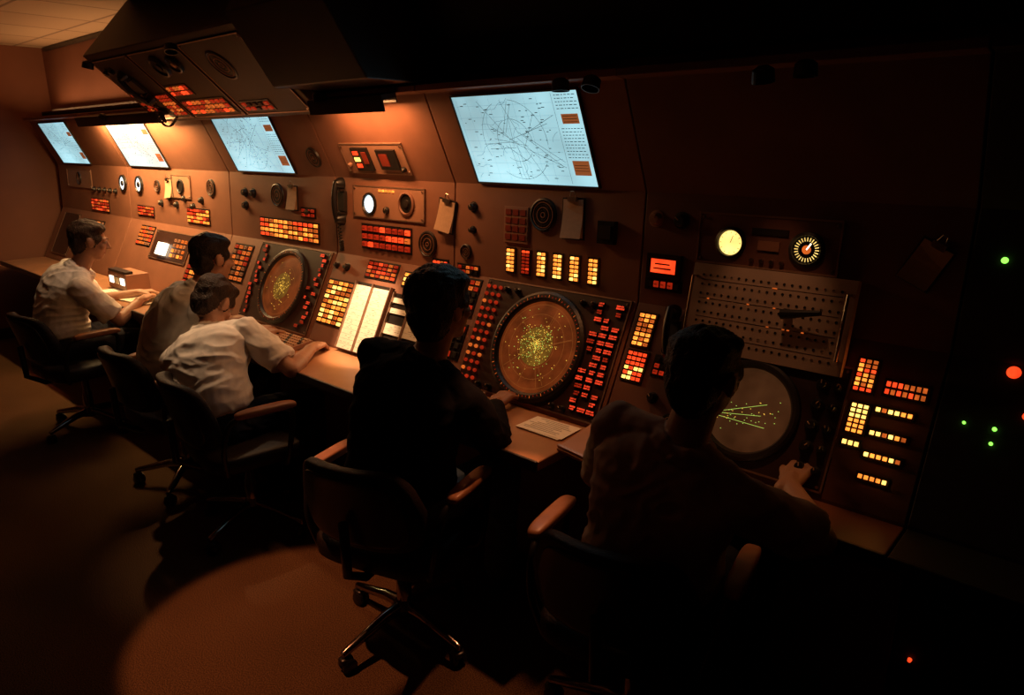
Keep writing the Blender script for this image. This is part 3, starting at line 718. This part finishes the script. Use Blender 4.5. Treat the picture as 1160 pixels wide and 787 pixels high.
    dg=bpy.context.evaluated_depsgraph_get(); nm=bpy.data.meshes.new_from_object(o.evaluated_get(dg),depsgraph=dg)
    o.modifiers.clear(); bvh=BVHTree.FromPolygons([tuple(p) for p in B.v],B.f)
    labs=['skin','shirt','pants','belt','shoe','hair','eye','lip']; mi=[]
    vl=[None]*len(nm.vertices)
    for p in nm.polygons:
        i=bvh.find_nearest(p.center)[2]; l=B.l[i]; mi.append(labs.index(l))
        for v in p.vertices: vl[v]=l
    nor=[v.normal.copy() for v in nm.vertices]; MI=MH.inverted()
    for v in nm.vertices:
        l=vl[v.index]; p=v.co
        if l in('shirt','pants'):
            q=p*8; w_=noise.noise_vector(p*4)*1.6; a=noise.noise(q+w_); r1=1-abs(noise.noise(V((p.x*7,p.y*7,p.z*15))+w_))*2.2; r2=1-abs(noise.noise(p*19+w_))*2
            v.co=p+nor[v.index]*(a*.006+max(0,r1)*.008+r2*.0028)
        elif l=='hair':
            q=MI@p; q2=V((q.x*70,q.y*28,q.z*28))
            v.co=p+nor[v.index]*(noise.noise(q*26)*.008+noise.noise(q2)*.004+noise.noise(q2*2.1)*.002)
    o.data=nm; bpy.data.meshes.remove(me)
    nm.materials.clear()
    ms={'skin':skinmat('skin',skin),'shirt':pmat('shirt_cloth',shirt,.9,nscale=25,var=.05,bump=.15,bscale=500,spec=.12),'pants':pmat('trouser_cloth',pants,.9,nscale=30,var=.12,bump=.2,bscale=500,spec=.15),
        'belt':M_black,'shoe':M_black,'hair':hairmat('hair',hair),'eye':pmat('eye',(.3,.24,.2),.2),'lip':pmat('lip',tuple(c*k for c,k in zip(skin,(.85,.6,.6))),.4)}
    for l in labs: nm.materials.append(ms[l])
    nm.polygons.foreach_set('material_index',mi); nm.polygons.foreach_set('use_smooth',[True]*len(mi)); nm.update()
    loc=V((hips[0],hips[1],0)); nm.transform(Matrix.Translation(-loc)); o.location=loc
    return o
white=(.86,.82,.76); dk=(.012,.007,.005)
person((-5.0,1.33,.565),-.05,(.07,.12,.45),-.15,-.2,(-4.86,1.76,.785),(-5.12,1.84,.785),white,(.035,.016,.008),(.03,.03,.04),curlR=.3,rpole=(.6,-.3,-.8))
person((-3.70,1.45,.565),-.1,(.06,.16,.46),.1,-.15,(-3.5,1.84,.785),(-3.9,1.86,.785),(.7,.66,.6),dk,(.03,.03,.04))
person((-3.05,1.36,.555),.2,(-.20,.10,.325),.1,-.75,(-3.0,1.85,.79),(-3.42,1.8,.79),white,(.03,.014,.008),(.02,.02,.03),rpole=(.9,-.2,-.5),rdir=(-.45,.8,0),curlR=.45)
person((-1.79,1.42,.565),.35,(.09,.06,.50),-.4,.0,(-1.78,1.88,.785),(-2.05,1.84,.79),(.006,.005,.006),dk,(.12,.18,.30),'long',rdir=(-.1,.8,.2),hairvol=1.16,skin=(.28,.13,.08),kn=.04)
person((-.87,1.56,.565),.08,(.08,-.02,.45),-.15,-.1,(-.66,1.96,.80),(-1.08,1.9,.79),(.42,.30,.24),dk,(.015,.015,.02),rpole=(1,-.2,-.5),rdir=(.1,.8,.3),curlR=.5)
# ------------------------------------------------------------ lights
def spot(loc,tgt,e,ang,col,blend=.6,size=.03,fix=True):
    l=bpy.data.lights.new('spot_bulb','SPOT'); l.energy=e; l.color=col; l.spot_size=math.radians(ang); l.spot_blend=blend; l.shadow_soft_size=size
    d=(V(tgt)-V(loc)).normalized(); q=d.to_track_quat('-Z','Y')
    E=empty('spotlight_fixture',loc); o=bpy.data.objects.new('bulb',l); COL.objects.link(o); o.parent=E; o.rotation_euler=q.to_euler()
    if fix:
        mb=MB(); M=q.to_matrix().to_4x4(); M.translation=V(loc); mb.lathe(M,[(0,.022),(.024,.022),(.028,-.006),(.031,-.006),(.029,.026),(.014,.036),(.0,.036)],M_black,20); mb.obj('lamp_shade',E)
    return o
def area(name,loc,rot,sx,sy,e,col):
    E=empty(name,loc); l=bpy.data.lights.new('tube_light','AREA'); l.shape='RECTANGLE'; l.size=sx; l.size_y=sy; l.energy=e; l.color=col
    o=bpy.data.objects.new('tube',l); COL.objects.link(o); o.parent=E; o.rotation_euler=rot
    mb=MB(); M=Matrix.Translation(loc)@o.rotation_euler.to_matrix().to_4x4()
    mb.box(M,(0,0,.02),(sx+.05,sy+.03,.02),M_dark); mb.box(M,(0,sy/2+.012,.005),(sx+.05,.006,.03),M_dark); mb.box(M,(0,-sy/2-.012,-.008),(sx+.05,.006,.056),M_dark)
    mb.obj('housing',E); return o
OR=(1,.38,.13); WM=(1,.60,.32); S=.018
area('desk_lamp_strip',(-5.4,2.0,1.94),(math.radians(14),0,0),1.5,.05,46,(1,.58,.22))
area('desk_lamp_strip',(-2.75,1.99,1.94),(math.radians(12),0,0),.5,.05,7,(1,.44,.16))
area('cove_lamp',(-6.4,2.2,2.04),(math.radians(180),0,0),2.4,.06,7,(1,.5,.2))
spot((-2.5,.62,2.6),(-2.17,1.12,0),150,25,(1,.34,.13),.25,S)
spot((-1.42,1.96,1.94),(-1.36,1.12,0),40,24,(1,.36,.14),.4,S)
spot((-5.6,1.95,1.94),(-6.1,.9,0),24,42,(1,.24,.09),.5,S)
spot((-1.55,1.97,1.94),(-1.5,1.93,.75),12,40,OR,.6,S)
spot((-.75,1.99,1.94),(-.72,1.92,.75),7,24,OR,.6,S)
spot((-.85,1.96,1.93),(-.87,2.19,1.2),3.2,40,(1,.45,.2),.8,S)  # added spot that brightens the patch panel; no known fixture here
spot((-3.6,1.6,2.19),(-3.2,1.40,.95),46,28,WM,.8,S)
spot((-4.7,1.6,2.19),(-4.95,1.4,.95),18,28,WM,.8,S)
spot((-2.85,1.90,1.955),(-2.82,2.06,.9),130,28,WM,.6,S)
w=bpy.data.worlds.new('world'); sc.world=w; w.use_nodes=True; w.node_tree.nodes['Background'].inputs[0].default_value=(.5,.2,.1,1); w.node_tree.nodes['Background'].inputs[1].default_value=.02
# ------------------------------------------------------------ camera
H=1.76; fpx=800.0; pitch=math.radians(15.95); hd=math.radians(48.1)
F=V((-math.cos(hd),math.sin(hd),0)); R=V((math.sin(hd),math.cos(hd),0)); Z=V((0,0,1))
f=F*math.cos(pitch)-Z*math.sin(pitch); u=F*math.sin(pitch)+Z*math.cos(pitch)
cd=bpy.data.cameras.new('camera'); cd.sensor_width=36; cd.lens=fpx/1160*36; cd.clip_start=.05
cam=bpy.data.objects.new('camera',cd); COL.objects.link(cam)
Mx=Matrix((R,u,-f)).transposed().to_4x4(); Mx.translation=V((0,0,H)); cam.matrix_world=Mx
sc.camera=cam
sc.view_settings.view_transform='Standard'
